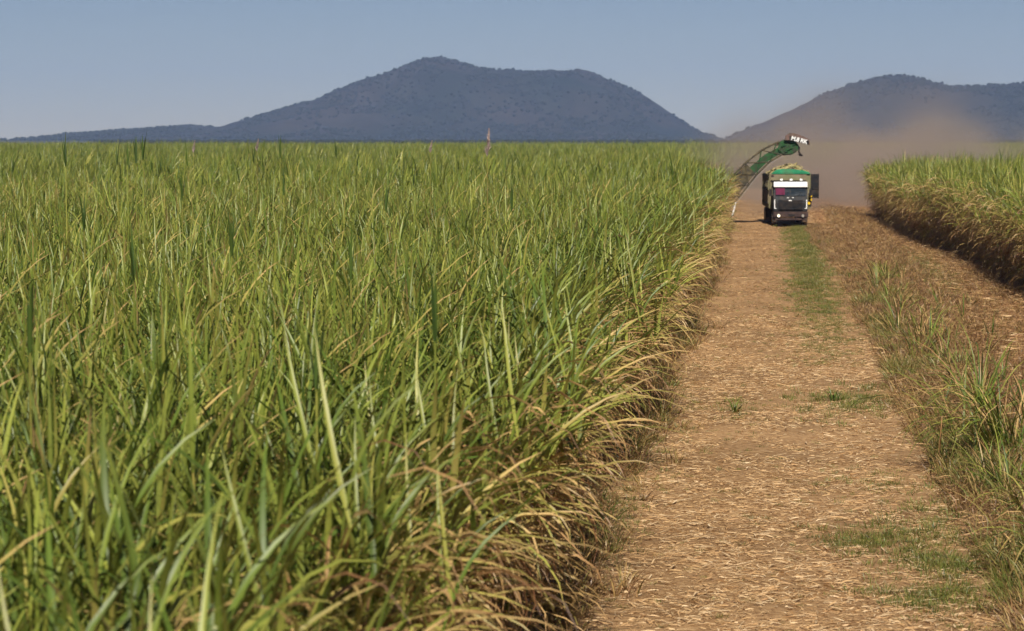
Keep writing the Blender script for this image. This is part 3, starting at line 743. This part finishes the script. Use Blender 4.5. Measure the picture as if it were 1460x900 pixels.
for _ in range(8500):          # dead stubble tufts
    y = 32 + 150 * rng.random() ** 1.2; x = rng.uniform(3.6, 10)
    if x > edge_r(min(y, 168)) - .1: continue
    sp.append((x, y, rng.randrange(5), rng.uniform(.4, .95) * (1.35 if x < 6 else 1)))
grass('stubble', sp, 'short rusty brown stubble of the harvested strip', 'stubble')
sp = []
def patch(cx, cy_, rx, ry, n, s=1.0):
    for _ in range(n): sp.append((cx + rng.gauss(0, rx), cy_ + rng.gauss(0, ry), rng.randrange(10, 14), s * rng.uniform(.5, 1.2)))
for _ in range(2600):          # green strip between the wheel marks of the far track
    y = 58 + 92 * rng.random(); k = min(1, (y - 58) / 30)
    sp.append((1.55 + rng.gauss(0, .52) + .15 * nz(3, y, .2), y, rng.randrange(10, 14), rng.uniform(.5, 1.25) * (.5 + .5 * k)))
patch(1.25, 50, .45, 1.6, 90); patch(2.2, 50.5, .4, 1.5, 90); patch(1.7, 33.0, .55, .7, 160, .9); patch(2.25, 31, .35, .5, 90); patch(2.1, 28.8, .5, .5, 110, .9); patch(1.6, 38.5, .5, .9, 40, .6)
patch(-2.1, 46, .3, 5, 110, .8); patch(-2.2, 36, .2, 3, 70, .8); patch(2.6, 35, .3, 2, 90); patch(-.75, 49, .2, 1.2, 26, .8); patch(6.2, 100, .5, 10, 500, 1.5); patch(.3, 75, .5, 6, 40, .6)
for _ in range(700): sp.append((rng.uniform(-2.4, 2.6), 24 + 80 * rng.random() ** 1.3, rng.randrange(10, 14), rng.uniform(.25, .6)))
grass('short_grass', sp, 'short green grass sprouting in strips and patches on the track')
sp = []
for _ in range(3400):
    y = 18 + 130 * rng.random() ** 1.5; sp.append((edge_l(y) + .15 + abs(rng.gauss(0, .42)), y, rng.randrange(5) if rng.random() < .75 else rng.randrange(5, 10), rng.uniform(.35, 1.35)))
grass('cane_trash_fringe', sp, 'brown dead grass at the foot of the cane along the track')

# leafy cane clumps on the right of the track, each a thing with its leaves
def cane_clump_thing(x, y, h, nl, label, lean=(-.25, -.05), dryr=(.10, .5), deadf=.25, spread=.22, group=None, name='cane_clump', cat='cane clump', droop=0.0):
    e = empty(name, (x, y, z_ground(x, y) - .02)); tag(e, label, cat, group)
    for k in range(nl):
        dead = rng.random() < deadf
        r = abs(rng.gauss(0, spread)); t = rng.uniform(0, 6.28)
        L = h * rng.uniform(.55, 1.12)
        dr = rng.random() < droop
        az_, el_, bn_ = (rng.gauss(math.pi + .3, .8), rng.uniform(48, 82), rng.uniform(1.9, 3.2)) if dr else (t, rng.uniform(50, 88), rng.uniform(.5, 2.2) * (1.2 if h > 1.4 else 1))
        a = leaf(L, rng.uniform(.014, .034), az_, RAD(el_), bn_, (lean[0] * rng.uniform(.3, 1.6), lean[1] + rng.uniform(-.15, .15), 0), (r * math.cos(t), r * math.sin(t), 0),
                 nseg=6, twist=rng.uniform(-.8, .8), dry=rng.uniform(.66, .85) if dead else rng.uniform(*dryr), tip=.15)
        link('dry_leaf' if dead else 'leaf', np_mesh('leaf', *a[:2], CANE, a[2]), e)
    return e
cane_clump_thing(3.75, 40.0, 2.5, 150, 'big drooping green cane clump with dark base at the track edge', lean=(-.25, -.15), spread=.4, droop=.72)
cane_clump_thing(3.35, 43.0, 1.8, 50, 'upright green and straw cane clump behind the drooping clump', lean=(-.2, 0), spread=.3, deadf=.35)
cane_clump_thing(3.95, 46.5, 2.1, 40, 'slim tall green cane clump with stiff blades beside the stubble', lean=(-.05, 0), spread=.25)
cane_clump_thing(3.45, 30.2, 1.5, 60, 'half dry cane clump spilling straw blades over the track edge', lean=(-.4, -.1), spread=.3, deadf=.5, droop=.6)
cane_clump_thing(3.75, 34.0, 1.2, 40, 'low matted green clump lying between the two cane clumps', lean=(-.5, -.1), spread=.3, deadf=.4, droop=.6)
for x, y, h, nl in ((3.55, 84, 1.25, 16), (3.1, 80, .9, 12), (4.1, 88, 1.0, 9), (5.1, 95, 1.2, 5), (5.4, 88, .9, 6), (5.2, 76, 1.05, 9), (4.6, 70, .9, 8), (4.6, 62, 1.1, 8), (5.2, 60, 1.2, 6), (2.9, 92, .7, 10), (5.9, 66, .8, 6), (4.2, 55, 1.1, 10), (4.9, 52, 1.2, 7), (4.3, 49, 1.5, 12), (4.75, 46, 1.6, 12), (4.5, 43, 1.7, 14), (3.9, 51, 1.3, 12), (3.6, 58, 1.0, 12), (3.3, 66, .9, 10), (5.6, 72, 1.1, 7), (3.9, 74, .9, 8), (4.4, 38, 1.6, 16), (6.3, 78, .9, 6)):
    cane_clump_thing(x, y, h, nl, 'young dark green cane shoot standing up in the brown stubble', lean=(0, 0), dryr=(.02, .3), deadf=.12, spread=.10, group='cane shoots in the stubble', name='cane_shoot', cat='cane shoot')
for _ in range(46):
    y = 33 + 62 * rng.random() ** 1.3; x = 2.95 + abs(rng.gauss(0, .75)) + .012 * (y - 33)
    cane_clump_thing(x, y, rng.uniform(.5, 1.25), rng.randrange(14, 26), 'leafy knee high weed clump among the grass beside the track', lean=(rng.uniform(-.3, .1), 0), dryr=(.05, .5), deadf=.35, spread=.2,
                     group='leafy weeds along the verge', name='weed_clump', cat='weed')
cane_clump_thing(-.72, 48.2, .42, 14, 'small sparse weed growing alone in the middle of the track', lean=(0, 0), spread=.12, name='weed', cat='weed', dryr=(.15, .4), deadf=.1)
cane_clump_thing(1.28, 50.4, .36, 16, 'small bright green weed in the grass patch by the verge', lean=(0, 0), spread=.07, name='weed', cat='weed', dryr=(.02, .25), deadf=0)

# single long leaves and stalks fallen on the track
def fallen(name, x, y, th, L, W, dry, label, cat, mat=CANE, group=None, arch=.12, bend=.15):
    v, f, d = leaf(L, W, 0, arch, arch * 2.1, (0, bend, 0), (0, 0, 0), nseg=6, dry=dry, tip=.05, pw=1.0)
    o = link(name, np_mesh(name, v, f, mat, d)); o.location = (x, y, z_ground(x, y) + .03); o.rotation_euler = (0, 0, th); tag(o, label, cat, group)
fallen('fallen_leaf', 1.62, 28.9, .35, 1.05, .035, .06, 'dark green fallen leaf lying across the straw', 'leaf')
fallen('fallen_leaf', 2.35, 34.0, .2, 1.2, .04, .62, 'long yellow leaf reaching from the verge onto the track', 'leaf', arch=.2)
for _ in range(200):
    y = 24 + 26 * rng.random() ** 1.5; x = rng.uniform(-2.0, 2.5)
    fallen('straw_piece', x, y, rng.uniform(0, 6.28), rng.uniform(.16, .36), rng.uniform(.018, .032), rng.uniform(0, .12), 'pale broad piece of dry cane leaf lying on the trampled straw', 'straw', STRAW, 'pale leaf pieces on the track', arch=.1, bend=rng.uniform(-.4, .4))

# ------------------------------------------------------------------ plumes and shoots above the skyline of the crop
def plume(x, y, zt, L, pale, label, name='flower_plume', cat='plume', group=None):
    e = empty(name, (x, y, 0)); tag(e, label, cat, group)
    link('stalk', np_mesh('stalk', *(lambda a: (a[0], a[1], CANE, a[2]))(tube([(0, 0, 0), (.02, 0, zt * .5), (.0, 0, zt - L * .9)], [.016, .013, .007], 5, dry=.6))), e)
    P = []
    for k in range(150):
        s = rng.random(); P.append(flat_leaf(L * .26 * (1.15 - s), .02, rng.uniform(0, 6.28), RAD(rng.uniform(55, 80)), .8, (.1, 0, 0), (0.05 * s, 0, zt - L + L * .92 * s), nseg=2, dry=pale))
    v, f, d = merge(P); link('plume', np_mesh('plume', v, f, PLUME, d), e)
PLUME = leaf_material('plume', [(0.0, (0.55, 0.42, 0.38)), (1.0, (0.05, 0.07, 0.03))], transl=.25, rough=.8, vary=.1)
plume(-7.1, 60, 5.78, .75, 0.0, 'pale pink cane flower plume standing above the crop skyline')
for x, y, zt, L in ((-17.0, 70, 5.45, .4), (-15.1, 70, 5.5, .4), (-9.1, 64, 5.45, .35)):
    plume(x, y, zt, L, .12, 'small faint cane flower just clearing the crop skyline', group='small flowers above the crop')
def spike(x, y, zt, label='tall dark leaf spike poking above the green crop skyline', group='leaf spikes above the crop'):
    e = empty('cane_spike', (x, y, 0)); tag(e, label, 'cane spike', group)
    a = tube([(0, 0, 0), (0, 0, zt * .6), (0, 0, zt - .7)], [.016, .014, .01], 5, dry=.5); link('stalk', np_mesh('stalk', a[0], a[1], CANE, a[2]), e)
    for k in range(4):
        q = leaf(rng.uniform(.5, .75), .034, rng.uniform(0, 6.28), RAD(rng.uniform(82, 89)), .12, (.02, 0, 0), (0, 0, zt - .75), nseg=5, dry=.02); link('leaf', np_mesh('leaf', q[0], q[1], CANE, q[2]), e)
for u, y, zt in ((95, 46, 5.62), (183, 52, 5.58), (195, 48, 5.66), (205, 48, 5.74), (168, 60, 5.5), (268, 62, 5.45), (362, 70, 5.45), (400, 66, 5.62), (480, 80, 5.5), (510, 72, 5.35)):
    spike(ang(u) * y, y, zt + .02)
for u, y, zt in ((190, 24, 4.75), (550, 42, 4.9), (405, 52, 4.95), (120, 36, 4.8), (500, 26, 4.65), (620, 20, 4.5), (260, 50, 4.9), (330, 30, 4.7), (590, 60, 5.0), (730, 46, 4.8), (40, 18, 4.55), (450, 17, 4.4)):
    spike(ang(u) * y, y, zt, 'dark upright leaf spike standing out of the green canopy', 'dark spikes in the canopy')

# ------------------------------------------------------------------ dust and haze
bm = bmesh.new(); bmesh.ops.create_icosphere(bm, subdivisions=4, radius=1)
me = bpy.data.meshes.new('dust_cloud'); bm.to_mesh(me); bm.free()
m = bpy.data.materials.new('dust'); m.use_nodes = True; t = m.node_tree; t.nodes.clear()
out = t.nodes.new('ShaderNodeOutputMaterial'); pv = t.nodes.new('ShaderNodeVolumePrincipled')
pv.inputs['Color'].default_value = (0.57, 0.47, 0.40, 1); pv.inputs['Anisotropy'].default_value = .1
tc = t.nodes.new('ShaderNodeTexCoord')
ln = t.nodes.new('ShaderNodeVectorMath'); ln.operation = 'LENGTH'; t.links.new(tc.outputs['Object'], ln.inputs[0])
fo = t.nodes.new('ShaderNodeMapRange'); fo.interpolation_type = 'SMOOTHSTEP'; fo.inputs[1].default_value = 1.0; fo.inputs[2].default_value = .15; t.links.new(ln.outputs['Value'], fo.inputs[0])
sp_ = t.nodes.new('ShaderNodeSeparateXYZ'); t.links.new(tc.outputs['Object'], sp_.inputs[0])
hz = t.nodes.new('ShaderNodeMapRange'); hz.inputs[1].default_value = 0.0; hz.inputs[2].default_value = .95; hz.inputs[3].default_value = 1.0; hz.inputs[4].default_value = .04; hz.interpolation_type = 'SMOOTHERSTEP'; t.links.new(sp_.outputs[2], hz.inputs[0])
no = t.nodes.new('ShaderNodeTexNoise'); no.inputs['Scale'].default_value = 2.6; no.inputs['Detail'].default_value = 4; t.links.new(tc.outputs['Object'], no.inputs['Vector'])
nr = t.nodes.new('ShaderNodeMapRange'); nr.inputs[1].default_value = .40; nr.inputs[2].default_value = .64; nr.inputs[3].default_value = .08; nr.inputs[4].default_value = 2.0; t.links.new(no.outputs[0], nr.inputs[0])
m1 = t.nodes.new('ShaderNodeMath'); m1.operation = 'MULTIPLY'; t.links.new(fo.outputs[0], m1.inputs[0]); t.links.new(hz.outputs[0], m1.inputs[1])
m2 = t.nodes.new('ShaderNodeMath'); m2.operation = 'MULTIPLY'; t.links.new(m1.outputs[0], m2.inputs[0]); t.links.new(nr.outputs[0], m2.inputs[1])
m3 = t.nodes.new('ShaderNodeMath'); m3.operation = 'MULTIPLY'; t.links.new(m2.outputs[0], m3.inputs[0]); m3.inputs[1].default_value = .11
t.links.new(m3.outputs[0], pv.inputs['Density']); t.links.new(pv.outputs[0], out.inputs['Volume'])
me.materials.append(m)
d = link('dust_cloud', me); d.location = (9.0, 201, -.5); d.scale = (20, 48, 14.5); tag(d, 'brown dust drifting behind the truck and harvester', 'dust', kind='stuff')

bm = bmesh.new(); bbox(bm, (-500, 2600, 82), (7700, 5800, 168))
me = bpy.data.meshes.new('haze'); bm.to_mesh(me); bm.free()
m = bpy.data.materials.new('haze'); m.use_nodes = True; t = m.node_tree; t.nodes.clear()
out = t.nodes.new('ShaderNodeOutputMaterial'); pv = t.nodes.new('ShaderNodeVolumePrincipled')
pv.inputs['Color'].default_value = (0.40, 0.57, 1.0, 1); pv.inputs['Density'].default_value = 1.0e-4; pv.inputs['Anisotropy'].default_value = 0.0
t.links.new(pv.outputs[0], out.inputs['Volume']); me.materials.append(m)
tag(link('haze', me), 'blue haze over the distant hills', 'haze', kind='stuff')
